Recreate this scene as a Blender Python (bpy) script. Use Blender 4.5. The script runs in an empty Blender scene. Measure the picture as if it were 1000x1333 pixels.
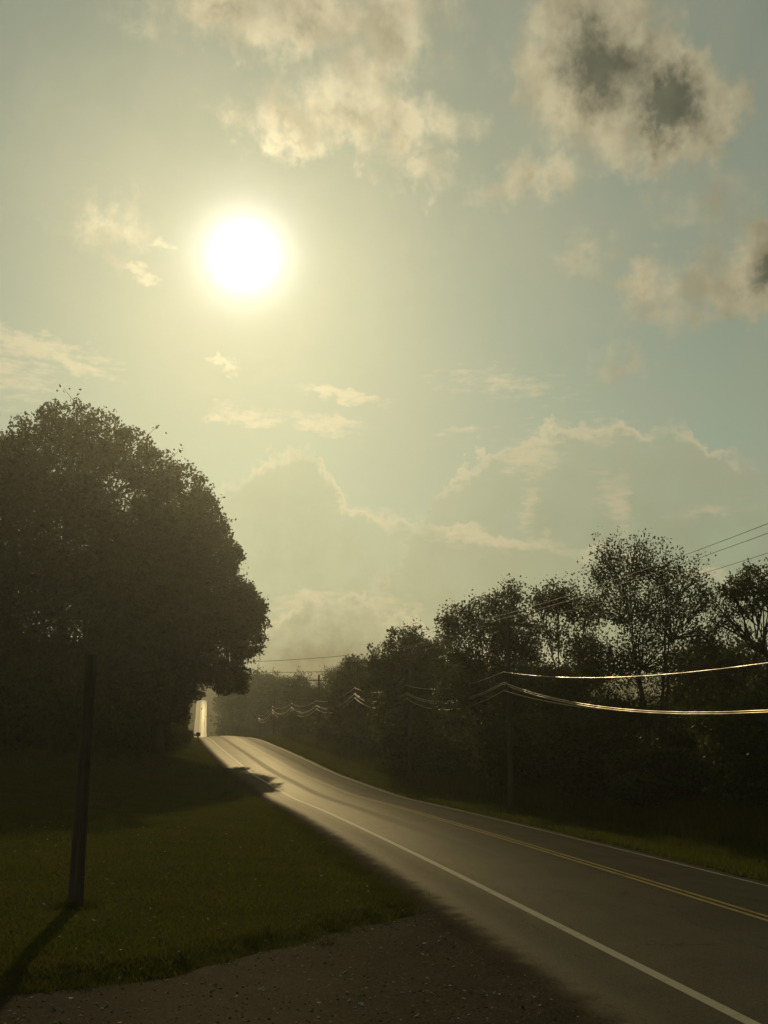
import bpy, math, random
import numpy as np

R = math.radians
sc = bpy.context.scene
col = sc.collection

# ------------------------------------------------------------------ camera
F, HOR, VX, CZ = 1400.0, 967.0, 262.0, 2.9         # focal length in pixels of a 1000 wide frame, horizon row, road's far point
PIT = math.atan((HOR - 666.5) / F)
YAW = -math.atan(((VX - 500) / F) / (math.cos(PIT) + math.sin(PIT) * (HOR - 666.5) / F))
cam_d = bpy.data.cameras.new('camera')
cam = bpy.data.objects.new('camera', cam_d)
col.objects.link(cam)
cam.location = (0, 0, CZ)
cam.rotation_euler = (math.pi / 2 + PIT, 0, -YAW)
cam_d.sensor_fit = 'HORIZONTAL'
cam_d.sensor_width = 36
cam_d.lens = 36 * F / 1000
cam_d.clip_start = 0.1
cam_d.clip_end = 12000
sc.camera = cam


def ray(x, y):
    a = (x - 500) / F
    b = -(y - 666.5) / F
    fw = math.cos(PIT) - math.sin(PIT) * b
    up = math.sin(PIT) + math.cos(PIT) * b
    return np.array([fw * math.sin(YAW) + a * math.cos(YAW), fw * math.cos(YAW) - a * math.sin(YAW), up])


def at(x, y, Y):
    r = ray(x, y)
    return r * Y / r[1] + np.array([0, 0, CZ])


def azel(x, y):
    r = ray(x, y)
    r = r / np.linalg.norm(r)
    return math.atan2(r[0], r[1]), math.asin(r[2])


SUN_AZ, SUN_EL = R(1.46), R(25.34)
SUNV = (math.sin(SUN_AZ) * math.cos(SUN_EL), math.cos(SUN_AZ) * math.cos(SUN_EL), math.sin(SUN_EL))

# ------------------------------------------------------------------ colour management
sc.view_settings.view_transform = 'Standard'
sc.view_settings.look = 'None'
sc.view_settings.exposure = 0.0
sc.view_settings.gamma = 1.0
sc.view_settings.use_curve_mapping = False
sc.render.engine = 'CYCLES'
cy = sc.cycles
cy.use_denoising = True
cy.max_bounces = 6
cy.diffuse_bounces = 2
cy.glossy_bounces = 2
cy.transmission_bounces = 3
cy.volume_bounces = 0
cy.transparent_max_bounces = 4
cy.sample_clamp_indirect = 2.0
cy.use_fast_gi = False

# ------------------------------------------------------------------ world: sky, aureole, sun and clouds
world = bpy.data.worlds.new('World')
sc.world = world
world.use_nodes = True
world.cycles.sampling_method = 'MANUAL'
world.cycles.sample_map_resolution = 512


class NT:
    """tiny node helper"""
    def __init__(s, tree):
        s.t = tree
        tree.nodes.clear()

    def n(s, kind, **kw):
        nd = s.t.nodes.new(kind)
        for k, v in kw.items():
            setattr(nd, k, v)
        return nd

    def put(s, sock, v):
        if isinstance(v, bpy.types.NodeSocket):
            s.t.links.new(v, sock)
        elif v is not None:
            if hasattr(sock.default_value, '__len__') and not hasattr(v, '__len__'):
                v = (v, v, v, 1)[:len(sock.default_value)]
            elif hasattr(sock.default_value, '__len__') and len(v) == 3 and len(sock.default_value) == 4:
                v = (*v, 1)
            sock.default_value = v

    def m(s, op, a, b=None, c=None, clamp=False):
        nd = s.n('ShaderNodeMath', operation=op, use_clamp=clamp)
        for i, v in enumerate((a, b, c)):
            s.put(nd.inputs[i], v)
        return nd.outputs[0]

    def v(s, op, a, b=None, c=None):
        nd = s.n('ShaderNodeVectorMath', operation=op)
        s.put(nd.inputs[0], a)
        if op == 'SCALE':
            s.put(nd.inputs['Scale'], b)
        elif b is not None:
            s.put(nd.inputs[1], b)
        if c is not None:
            s.put(nd.inputs[2], c)
        return nd.outputs['Value'] if op in ('LENGTH', 'DOT_PRODUCT', 'DISTANCE') else nd.outputs[0]

    def mix(s, f, a, b, mode='MIX'):
        nd = s.n('ShaderNodeMix', data_type='RGBA', blend_type=mode)
        nd.clamp_factor = True
        s.put(nd.inputs[0], f)
        s.put(nd.inputs[6], a)
        s.put(nd.inputs[7], b)
        return nd.outputs[2]

    def noise(s, vec, scale, detail=4, rough=.55, out='Fac', dist=0, dim='3D'):
        nd = s.n('ShaderNodeTexNoise', noise_dimensions=dim)
        s.put(nd.inputs['Vector'], vec)
        nd.inputs['Scale'].default_value = scale
        nd.inputs['Detail'].default_value = detail
        nd.inputs['Roughness'].default_value = rough
        nd.inputs['Distortion'].default_value = dist
        return nd.outputs[out]

    def ss(s, x, a, b, o0=0.0, o1=1.0, kind='SMOOTHSTEP'):
        nd = s.n('ShaderNodeMapRange', interpolation_type=kind)
        s.put(nd.inputs[0], x)
        for i, v in enumerate((a, b, o0, o1)):
            s.put(nd.inputs[i + 1], v)
        return nd.outputs[0]

    def mapping(s, vec, loc=(0, 0, 0), rot=0.0, scale=(1, 1, 1), kind='POINT'):
        nd = s.n('ShaderNodeMapping', vector_type=kind)
        s.put(nd.inputs[0], vec)
        nd.inputs[1].default_value = loc
        nd.inputs[2].default_value = (0, 0, rot)
        nd.inputs[3].default_value = scale
        return nd.outputs[0]


W = NT(world.node_tree)
tc = W.n('ShaderNodeTexCoord')
D = W.v('NORMALIZE', tc.outputs['Generated'])
sep = W.n('ShaderNodeSeparateXYZ')
W.put(sep.inputs[0], D)
az = W.m('ARCTAN2', sep.outputs[0], sep.outputs[1])
el = W.m('ARCSINE', sep.outputs[2])
# the cloud field goes on round the whole sky: azimuth folds back every 60 degrees
azf = W.m('SUBTRACT', W.m('PINGPONG', W.m('ADD', az, R(20)), R(60)), R(20))
cmb = W.n('ShaderNodeCombineXYZ')
W.put(cmb.inputs[0], azf)
W.put(cmb.inputs[1], el)
UV = cmb.outputs[0]
SKYN = UV
warp1 = W.v('SCALE', W.v('SUBTRACT', W.noise(SKYN, 22, 3, .55, 'Color', dim='2D'), (.5, .5, .5)), .06)
warp2 = W.v('SCALE', W.v('SUBTRACT', W.noise(SKYN, 75, 5, .62, 'Color', dim='2D'), (.5, .5, .5)), .030)
UVW = W.v('ADD', W.v('ADD', UV, warp1), warp2)
UVS = W.v('ADD', UV, W.v('SCALE', warp1, .45))
UVS = W.v('ADD', UVS, W.v('SCALE', warp2, .55))


def blob(px, py, rx, ry, rot=0.0, wgt=1.0, uv=None):
    a, e = azel(px, py)
    sx = rx / F / math.cos(e) * 1.03
    sy = ry / F
    L = W.v('LENGTH', W.mapping(uv or UVW, (a, e, 0), R(rot), (sx, sy, 1), 'TEXTURE'))
    return W.m('MULTIPLY_ADD', L, -wgt, wgt)


def union(bl, k=.25):
    f = bl[0]
    for b in bl[1:]:
        f = W.m('SMOOTH_MAX', f, b, k)
    return f


# angle to the sun
cosg = W.v('DOT_PRODUCT', D, SUNV)
ang = W.m('MULTIPLY', W.m('ARCCOSINE', W.m('MINIMUM', cosg, 1.0)), 180 / math.pi)

sky = W.n('ShaderNodeTexSky', sky_type='NISHITA')
sky.sun_disc = False
sky.sun_elevation = SUN_EL
sky.sun_rotation = SUN_AZ
sky.altitude = 200
sky.air_density = 1.0
sky.dust_density = .2
sky.ozone_density = 1.0
SKY_STRENGTH = .058
base = W.v('MULTIPLY', sky.outputs[0], (1.03, 1.04, .58))
base = W.v('SCALE', base, SKY_STRENGTH)
# forward scattered light of the hazy air close to the sun, and the disc itself
aur = W.m('ADD', W.m('MULTIPLY', W.m('EXPONENT', W.m('MULTIPLY', ang, -1 / .9)), 4.2),
          W.m('MULTIPLY', W.m('EXPONENT', W.m('MULTIPLY', ang, -1 / 5.0)), .05))
disc = W.m('MULTIPLY', W.ss(ang, .9, .3), 6.0)
glow = W.v('SCALE', (1.0, .985, .92), W.m('ADD', aur, disc))

near = W.m('EXPONENT', W.m('MULTIPLY', ang, -1 / 15.0))       # how strongly clouds glow near the sun
# ---- heaped clouds
cum = union([blob(395, 20, 210, 62), blob(300, 8, 110, 40), blob(500, 30, 85, 70),
             blob(455, 156, 160, 56, 0, 1.0), blob(375, 168, 85, 40, 0, 1.0), blob(520, 158, 95, 44, 0, .95), blob(470, 95, 85, 60, 0, .8), blob(553, 222, 52, 40, 0, .8),
             blob(782, 86, 112, 104, -25, 2.2), blob(868, 132, 92, 84, -25, 2.4), blob(826, 112, 120, 80, -25, 1.5), blob(705, 100, 55, 62, 0, .9), blob(800, 180, 100, 46, -10, .8),
             blob(690, 232, 85, 36, 8, .85), blob(940, 365, 130, 62, 12, .9), blob(995, 355, 70, 60, 0, 1.9), blob(835, 368, 62, 40, 0, .95),
             blob(760, 330, 50, 22, 0, .5), blob(135, 290, 55, 42, 0, .55), blob(820, 480, 60, 25, 0, .5),
             blob(930, 260, 90, 40, 0, .45)])
nA = W.noise(SKYN, 30, 7, .58, dim='2D')
dA = W.m('ADD', cum, W.m('MULTIPLY', W.m('SUBTRACT', nA, .5), 1.05))
aA = W.ss(dA, -.08, .85)
tA = W.ss(W.m('ADD', cum, W.m('MULTIPLY', W.m('SUBTRACT', nA, .5), .30)), .38, 1.9)
tosun = W.v('SCALE', W.v('NORMALIZE', W.v('SUBTRACT', (SUN_AZ, SUN_EL, 0), UV)), .020)
relief = W.m('SUBTRACT', W.noise(SKYN, 21, 5, .52, dim='2D'), W.noise(W.v('ADD', SKYN, tosun), 21, 5, .52, dim='2D'))
relief = W.ss(relief, -.18, .18, .82, 1.22, 'LINEAR')
cA = W.mix(tA, (.57, .505, .325), (.074, .080, .058))
kA = W.m('MULTIPLY_ADD', near, 1.3, .34)
cA = W.v('SCALE', cA, W.m('MULTIPLY', relief, W.mix(tA, kA, W.m('MULTIPLY_ADD', near, .5, .95))))
# ---- wind-drawn wisps
wsp = union([blob(40, 448, 130, 26, -12, .9, UVS), blob(90, 470, 80, 16, -14, .9, UVS), blob(0, 480, 90, 60, 0, .7, UVS),
             blob(290, 472, 34, 9, -12, 1, UVS), blob(445, 516, 70, 13, -8, 1, UVS),
             blob(415, 550, 75, 17, -6, .9, UVS), blob(325, 540, 55, 16, -8, .9, UVS), blob(285, 543, 25, 9, 0, .8, UVS),
             blob(180, 348, 26, 10, -10, .8, UVS), blob(192, 362, 24, 9, -6, .8, UVS), blob(205, 322, 26, 8, 0, .6, UVS),
             blob(600, 565, 40, 12, 0, .6, UVS), blob(690, 590, 60, 40, 20, .85, UVS), blob(800, 655, 28, 60, 8, .8, UVS), blob(690, 660, 18, 40, 0, .6, UVS),
             blob(660, 500, 110, 30, -8, .5, UVS), blob(930, 665, 60, 10, 6, .6, UVS),
             blob(770, 560, 120, 24, -5, .55, UVS), blob(400, 780, 70, 14, 8, .75, UVS), blob(520, 790, 60, 16, -10, .6, UVS),
             blob(640, 705, 130, 16, -6, .7, UVS), blob(480, 665, 60, 14, -12, .6, UVS)], .1)
nW = W.noise(W.mapping(SKYN, rot=R(10), scale=(.45, 1.5, 1)), 120, 5, .6, dim='2D')
dW = W.m('ADD', wsp, W.m('MULTIPLY', W.m('SUBTRACT', nW, .5), 1.25))
aW = W.m('MULTIPLY', W.ss(dW, .05, .85), .62)
cW = W.v('SCALE', (.70, .60, .38), W.m('MULTIPLY_ADD', near, .95, .52))
# ---- broad grey banks low in the sky, with thin lit crests
def bank(c, pts, alpha, thick, rim, amp, seed, dep=.13):
    """a layer of cloud whose upper outline follows a crest line in azimuth and elevation"""
    fc = W.n('ShaderNodeFloatCurve')
    cv = fc.mapping.curves[0]
    P = sorted(((azel(x, y)[0] + R(20)) / R(60), azel(x, y)[1] / R(30)) for x, y in pts)
    while len(cv.points) < len(P):
        cv.points.new(.5, .5)
    for q, (a, b) in zip(cv.points, P):
        q.location = (a, b)
        q.handle_type = 'AUTO_CLAMPED'
    fc.mapping.update()
    off = W.v('ADD', SKYN, (seed, seed * .7, seed * 1.3))
    w1 = W.v('SCALE', warp1, 1.1 * amp)
    w2 = W.v('SCALE', warp2, 1.5 * amp)
    sp = W.n('ShaderNodeSeparateXYZ')
    W.put(sp.inputs[0], W.v('ADD', W.v('ADD', UV, w1), w2))
    W.put(fc.inputs['Value'], W.m('DIVIDE', W.m('ADD', sp.outputs[0], R(20)), R(60)))
    d = W.m('SUBTRACT', W.m('MULTIPLY', fc.outputs[0], R(30)), sp.outputs[1])
    body = nA
    a = W.m('MULTIPLY', W.ss(d, .0, .012), W.m('MULTIPLY', W.ss(body, .2, .75, 1.25, .75), alpha))
    patch = W.ss(W.noise(off, 11, 3, .55, dim='2D'), .30, .55)
    r = W.m('MULTIPLY', W.m('MULTIPLY', W.ss(d, -.004, .003), W.ss(d, .015, .002)), W.m('MULTIPLY', patch, rim))
    cb = W.mix(W.ss(d, .0, dep), (.36, .37, .235), thick)
    cb = W.v('SCALE', cb, W.m('MULTIPLY_ADD', near, .75, .74))
    c = W.mix(a, c, cb)
    return W.mix(r, c, cR)


cR = W.v('SCALE', (.62, .54, .34), W.m('MULTIPLY_ADD', near, .9, .66))
veil = W.v('SCALE', (.40, .405, .285), W.m('MULTIPLY_ADD', near, .8, .62))
base = W.mix(W.ss(W.noise(SKYN, 7, 4, .55, dim='2D'), .3, .7, .36, .58), base, veil)
c = bank(base, [(-150, 700), (200, 760), (430, 800), (560, 645), (640, 585), (700, 560), (780, 545), (860, 556), (930, 580), (1000, 612), (1150, 650)], .50, (.25, .27, .17), .62, .75, 0.0)
c = bank(c, [(-150, 700), (100, 680), (270, 640), (330, 610), (390, 588), (430, 620), (460, 655), (560, 685), (680, 695), (780, 712), (900, 740), (1150, 760)], .55, (.27, .275, .175), .60, .6, 3.1)
c = bank(c, [(-150, 850), (250, 830), (350, 808), (420, 778), (520, 800), (600, 832), (750, 850), (1150, 840)], .95, (.030, .036, .024), .6, .7, 7.7, .07)
c = W.mix(aW, c, cW)
c = W.mix(aA, c, cA)
c = W.v('ADD', c, glow)
bg = W.n('ShaderNodeBackground')
W.put(bg.inputs[0], c)
bg.inputs[1].default_value = 1.0
wo = W.n('ShaderNodeOutputWorld')
W.t.links.new(bg.outputs[0], wo.inputs[0])

# ------------------------------------------------------------------ sun lamp
sl = bpy.data.lights.new('sun', 'SUN')
sl.energy = 2.0
sl.angle = R(.6)
sl.color = (1.0, .82, .48)
so = bpy.data.objects.new('sun', sl)
col.objects.link(so)
from mathutils import Vector
so.rotation_euler = Vector(SUNV).to_track_quat('Z', 'Y').to_euler()
so.location = (0, 0, 60)


# ------------------------------------------------------------------ helpers
def tag(o, label=None, cat=None, group=None, kind=None):
    if label: o['label'] = label
    if cat: o['category'] = cat
    if group: o['group'] = group
    if kind: o['kind'] = kind
    return o


def link(name, me, parent=None, loc=None):
    o = bpy.data.objects.new(name, me)
    col.objects.link(o)
    if parent is not None: o.parent = parent
    if loc is not None: o.location = [float(v) for v in loc]
    return o


def empty(name, loc):
    o = link(name, None, None, loc)
    o.empty_display_size = .3
    return o


def mesh(name, V, faces, mat, smooth=False):
    me = bpy.data.meshes.new(name)
    me.from_pydata([tuple(map(float, v)) for v in V], [], faces)
    me.materials.append(mat)
    if smooth:
        me.polygons.foreach_set('use_smooth', [True] * len(me.polygons))
    me.update()
    return me


def np_mesh(name, V, k, mat, colv=None):
    """V: (n*k,3) vertices, n polygons of k corners each"""
    n = len(V) // k
    me = bpy.data.meshes.new(name)
    me.vertices.add(len(V))
    me.vertices.foreach_set('co', np.ascontiguousarray(V, dtype=np.float32).ravel())
    me.loops.add(n * k)
    me.loops.foreach_set('vertex_index', np.arange(n * k, dtype=np.int32))
    me.polygons.add(n)
    me.polygons.foreach_set('loop_start', np.arange(0, n * k, k, dtype=np.int32))
    if colv is not None:
        a = me.attributes.new('tone', 'FLOAT', 'FACE')
        a.data.foreach_set('value', np.ascontiguousarray(colv, dtype=np.float32))
    me.materials.append(mat)
    me.update(calc_edges=True)
    return me


class MB:
    def __init__(s):
        s.V, s.F = [], []

    def tube(s, pts, rad, n=6, caps=True):
        pts = np.asarray(pts, float)
        b = len(s.V)
        m = len(pts)
        T = np.gradient(pts, axis=0)
        T /= np.linalg.norm(T, axis=1)[:, None] + 1e-9
        ref = np.array([0, 0, 1.]) if abs(T[0][2]) < .85 else np.array([1., 0, 0])
        for i in range(m):
            a = np.cross(T[i], ref)
            a /= np.linalg.norm(a) + 1e-9
            c = np.cross(T[i], a)
            r = rad[i] if hasattr(rad, '__len__') else rad
            for k in range(n):
                t = 2 * math.pi * k / n
                s.V.append(pts[i] + r * (math.cos(t) * a + math.sin(t) * c))
        for i in range(m - 1):
            for k in range(n):
                k2 = (k + 1) % n
                s.F.append((b + i * n + k, b + i * n + k2, b + (i + 1) * n + k2, b + (i + 1) * n + k))
        if caps:
            s.F.append(tuple(b + k for k in reversed(range(n))))
            s.F.append(tuple(b + (m - 1) * n + k for k in range(n)))
        return s

    def box(s, c, d, rz=0.0):
        b = len(s.V)
        cr, sr = math.cos(rz), math.sin(rz)
        for z in (-1, 1):
            for x, y in ((-1, -1), (1, -1), (1, 1), (-1, 1)):
                X, Y = x * d[0] / 2, y * d[1] / 2
                s.V.append(np.array([c[0] + X * cr - Y * sr, c[1] + X * sr + Y * cr, c[2] + z * d[2] / 2]))
        for f in ((3, 2, 1, 0), (4, 5, 6, 7), (0, 1, 5, 4), (1, 2, 6, 5), (2, 3, 7, 6), (3, 0, 4, 7)):
            s.F.append(tuple(b + i for i in f))
        return s

    def build(s, name, mat, parent=None, loc=None, smooth=False):
        return link(name, mesh(name, s.V, s.F, mat, smooth), parent, loc)


def copy_tree(o, parent=None):
    c = o.copy()
    col.objects.link(c)
    c.parent = parent
    for ch in o.children:
        copy_tree(ch, c)
    return c


def material(name):
    mt = bpy.data.materials.new(name)
    mt.use_nodes = True
    t = NT(mt.node_tree)
    out = t.n('ShaderNodeOutputMaterial')
    return mt, t, out


def principled(t, out, color, rough=.8, spec=.5, metal=0.0, normal=None):
    b = t.n('ShaderNodeBsdfPrincipled')
    t.put(b.inputs['Base Color'], color)
    t.put(b.inputs['Roughness'], rough)
    b.inputs['Specular IOR Level'].default_value = spec
    b.inputs['Metallic'].default_value = metal
    if normal is not None:
        t.put(b.inputs['Normal'], normal)
    t.t.links.new(b.outputs[0], out.inputs[0])
    return b


def bump(t, h, strength=.4, dist=.02):
    b = t.n('ShaderNodeBump')
    b.inputs['Strength'].default_value = strength
    b.inputs['Distance'].default_value = dist
    t.put(b.inputs['Height'], h)
    return b.outputs[0]


def pchip(xs, ys):
    xs, ys = np.array(xs, float), np.array(ys, float)
    d = np.gradient(ys, xs)
    h = np.diff(xs)
    s = np.diff(ys) / h
    for i in range(1, len(xs) - 1):
        d[i] = 0 if s[i - 1] * s[i] <= 0 else 2 * s[i - 1] * s[i] / (s[i - 1] + s[i])
    d[0], d[-1] = s[0], s[-1]

    def f(x):
        x = np.asarray(x, float)
        i = np.clip(np.searchsorted(xs, x) - 1, 0, len(xs) - 2)
        t = (x - xs[i]) / h[i]
        t2, t3 = t * t, t * t * t
        return (2 * t3 - 3 * t2 + 1) * ys[i] + (t3 - 2 * t2 + t) * h[i] * d[i] + (-2 * t3 + 3 * t2) * ys[i + 1] + (t3 - t2) * h[i] * d[i + 1]
    return f


def sstep(x, a, b):
    t = np.clip((np.asarray(x, float) - a) / (b - a), 0, 1)
    return t * t * (3 - 2 * t)


# ------------------------------------------------------------------ lie of the land
cx = pchip([-60, 0, 20, 45, 63, 91, 120, 150, 175, 260, 520, 660, 900, 2700], [8.95, 8.9, 8.85, 8.5, 7.75, 6.0, 4.7, 3.9, 3.3, 1.5, 0, 0, -75, -700])
rz = pchip([-60, 0, 55, 75, 91, 115, 140, 165, 190, 225, 270, 340, 420, 500, 560, 640, 700, 800, 1200, 2700],
           [0, 0, 0.0, .55, 1.4, 2.5, 3.35, 3.72, 3.2, 1.0, -3, -6, -2.0, 5.2, 12.5, 25.5, 29, 30, 24, 20])
WL, WR, CROWN = 3.05, 2.8, .20
SHL, SHR = 1.8, .35


def wob(x, y):
    return .5 * np.sin(x * .61 + 1.3 * np.sin(y * .37)) * np.cos(y * .53 + x * .21) + .5 * np.sin(x * 1.7 + y * .9) * np.cos(y * 1.31 - x * .4)


# edge of the lawn against the driveway apron
edge = np.array([(-30, 8.5), (-14, 12.6), (-6, 14.0), (-2.3, 14.3), (-1.4, 14.45), (-.3, 15.1), (.8, 16.3), (1.7, 17.4), (2.4, 18.2), (3.2, 19.0), (3.75, 19.6), (4.0, 21.0), (4.2, 22.0)])
ei = []
for a, b in zip(edge[:-1], edge[1:]):
    n = max(2, int(np.linalg.norm(b - a) / .25))
    for k in range(n):
        ei.append(a + (b - a) * k / n)
ei.append(edge[-1])
ei = np.array(ei)
rgn = np.random.default_rng(11)
ei[:, 1] += .10 * np.sin(ei[:, 0] * 3.1) + .06 * np.sin(ei[:, 0] * 7.7) + rgn.normal(0, .025, len(ei))


def ground(x, y):
    x, y = np.asarray(x, float), np.asarray(y, float)
    o = x - cx(y)
    z = rz(y)
    lw = -(WL + SHL)
    left = np.clip(lw - o, 0, None)          # metres into the lawn
    right = np.clip(o - (WR + SHR), 0, None)
    rise = -.045 + .13 * sstep(left, 0, 1.2) + .9 * sstep(left, 1.5, 16) * sstep(y, 14, 60)
    ditch = -.22 * sstep(right, .3, 2.2) + .55 * sstep(right, 2.2, 6) + .8 * sstep(right, 7, 30)
    hill = 4 * sstep(np.abs(o), 30, 300) * sstep(y, 60, 300)
    lawn = sstep(y - np.interp(x, ei[:, 0], ei[:, 1]), +.12, .8)
    rise = np.where(left > 0, -.075 + (rise + .075) * lawn, rise * 0)
    z = z + rise + ditch + hill
    z = z + lawn * .04 * wob(x, y) * sstep(np.maximum(left, right), .2, 2)
    under = (o > lw) & (o < WR + SHR)
    return np.where(under, rz(y) - .13, z)


def gz(x, y):
    return float(ground(x, y))


# ------------------------------------------------------------------ materials
def mat_ground():
    mt, t, out = material('lawn_soil')
    g = t.n('ShaderNodeNewGeometry').outputs['Position']
    n1 = t.noise(g, .35, 4, .6)
    n2 = t.noise(g, 3.0, 5, .65)
    n3 = t.noise(g, 22.0, 4, .7)
    c = t.mix(t.ss(n1, .35, .65), (.040, .046, .010), (.062, .064, .015))
    c = t.mix(t.ss(n2, .45, .72), c, (.070, .052, .022))
    c = t.mix(t.ss(n3, .35, .75), t.mix(.5, c, (.02, .018, .008)), c)
    principled(t, out, c, 1.0, .0, normal=bump(t, t.m('ADD', n3, n2), .7, .05))
    return mt


def gravel_nodes(t, g):
    vor = t.n('ShaderNodeTexVoronoi')
    t.put(vor.inputs['Vector'], g)
    vor.inputs['Scale'].default_value = 42
    n1 = t.noise(g, .8, 5, .65)
    n2 = t.noise(g, 12, 5, .7)
    c = t.mix(t.ss(n1, .3, .7), (.026, .021, .0135), (.040, .033, .021))
    c = t.mix(t.ss(n2, .4, .7), t.mix(.5, c, (.02, .015, .01)), c)
    h = t.n('ShaderNodeHueSaturation')
    sepc = t.n('ShaderNodeSeparateColor')
    t.put(sepc.inputs[0], vor.outputs['Color'])
    t.put(h.inputs['Value'], t.ss(sepc.outputs[0], 0, 1, .55, 1.5, 'LINEAR'))
    t.put(h.inputs['Color'], c)
    return h.outputs[0], t.m('SUBTRACT', t.m('MULTIPLY', n2, .6), vor.outputs['Distance'])


def mat_asphalt():
    mt, t, out = material('worn_asphalt')
    uvn = t.n('ShaderNodeUVMap')
    uv = uvn.outputs[0]
    s = t.n('ShaderNodeSeparateXYZ')
    t.put(s.inputs[0], uv)
    u = s.outputs[0]
    g = t.n('ShaderNodeNewGeometry').outputs['Position']
    streak = t.noise(t.mapping(uv, scale=(1.6, .035, 1)), 1.0, 4, .6)
    fine = t.noise(g, 38, 4, .7)
    grit = t.noise(g, 160, 2, .6)
    patch = t.noise(g, .5, 4, .6)
    # wheel paths polished by traffic, oily strip between them
    oil = None
    for ctr, wd in ((-1.55, .42), (1.45, .40)):
        b = t.ss(t.m('ABSOLUTE', t.m('SUBTRACT', t.m('ADD', u, t.m('MULTIPLY', t.m('SUBTRACT', streak, .5), .5)), ctr)), wd, .05)
        oil = b if oil is None else t.m('MAXIMUM', oil, b)
    sh = t.ss(t.m('ADD', u, t.m('MULTIPLY', t.m('SUBTRACT', t.noise(g, 2.2, 6, .7), .5), .7)), -WL - .7, -WL - 1.75)     # gravelly shoulder
    c = t.mix(t.ss(patch, .3, .7), (.031, .027, .018), (.045, .039, .025))
    c = t.mix(t.m('MULTIPLY', oil, .35), c, (.026, .024, .018))
    c = t.mix(t.m('MULTIPLY', t.ss(streak, .5, .75), .5), c, (.030, .027, .020))
    c = t.mix(t.ss(fine, .35, .7), t.mix(.45, c, (.02, .018, .013)), c)
    c = t.mix(t.ss(grit, .66, .8), c, (.12, .11, .085))
    # cracks
    vor = t.n('ShaderNodeTexVoronoi', feature='DISTANCE_TO_EDGE')
    t.put(vor.inputs['Vector'], t.v('ADD', t.mapping(uv, scale=(.55, .28, 1)), t.v('SCALE', t.noise(g, 1.1, 4, .6, 'Color'), .55)))
    vor.inputs['Scale'].default_value = .8
    crack = t.m('MULTIPLY', t.ss(vor.outputs['Distance'], .012, .002), t.ss(t.noise(g, .18, 2, .5), .40, .52))
    spot = t.ss(t.noise(g, 1.3, 3, .6), .70, .76)
    c = t.mix(t.m('MULTIPLY', spot, .6), c, (.018, .016, .012))
    c = t.mix(t.m('MULTIPLY', crack, .85), c, (.015, .014, .012))
    gc, gh = gravel_nodes(t, g)
    c = t.mix(sh, c, gc)
    ro = t.m('ADD', t.m('MULTIPLY', oil, .10), t.m('MULTIPLY_ADD', streak, .14, .30))
    ro = t.m('MINIMUM', t.m('ADD', ro, t.m('MULTIPLY', sh, .45)), .95)
    hgt = t.m('ADD', t.m('MULTIPLY', fine, .6), t.m('SUBTRACT', t.m('MULTIPLY', grit, .4), t.m('MULTIPLY', crack, 1.5)))
    nrm = bump(t, t.m('ADD', t.m('MULTIPLY', hgt, .25), t.m('MULTIPLY', t.m('MULTIPLY', gh, sh), 1.0)), .4, .02)
    gloss_over(t, out, c, nrm, t.m('MULTIPLY', t.ss(sh, 0, 1, .034, .004), t.m('MULTIPLY', t.ss(oil, 0, 1, 1.0, .78), t.ss(t.m('ADD', t.m('MULTIPLY', fine, .5), t.m('MULTIPLY', grit, .5)), .36, .64, .45, 1.5))), ro)
    return mt


def gloss_over(t, out, c, nrm, fac, ro):
    df = t.n('ShaderNodeBsdfDiffuse')
    t.put(df.inputs['Color'], c)
    if nrm is not None:
        t.put(df.inputs['Normal'], nrm)
    gl = t.n('ShaderNodeBsdfGlossy')
    t.put(gl.inputs['Color'], (1.0, .92, .72))
    t.put(gl.inputs['Roughness'], ro)
    mx = t.n('ShaderNodeMixShader')
    t.put(mx.inputs[0], fac)
    t.t.links.new(df.outputs[0], mx.inputs[1])
    t.t.links.new(gl.outputs[0], mx.inputs[2])
    t.t.links.new(mx.outputs[0], out.inputs[0])


def mat_paint(name, rgb, under=(.07, .063, .048), wear=.55):
    mt, t, out = material(name)
    g = t.n('ShaderNodeNewGeometry').outputs['Position']
    w = t.ss(t.m('ADD', t.noise(g, 30, 5, .75), t.m('MULTIPLY', t.m('SUBTRACT', t.noise(g, 1.5, 3, .6), .5), .7)), wear, wear + .16)
    c = t.mix(w, rgb, under)
    c = t.mix(t.m('MULTIPLY', t.noise(g, 6, 4, .7), .35), c, (.06, .05, .04))
    gloss_over(t, out, c, None, .040, .36)
    return mt


def mat_gravel():
    mt, t, out = material('driveway_gravel')
    g = t.n('ShaderNodeNewGeometry').outputs['Position']
    c, hgt = gravel_nodes(t, g)
    gloss_over(t, out, c, bump(t, hgt, .4, .02), .003, .55)
    return mt


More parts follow.
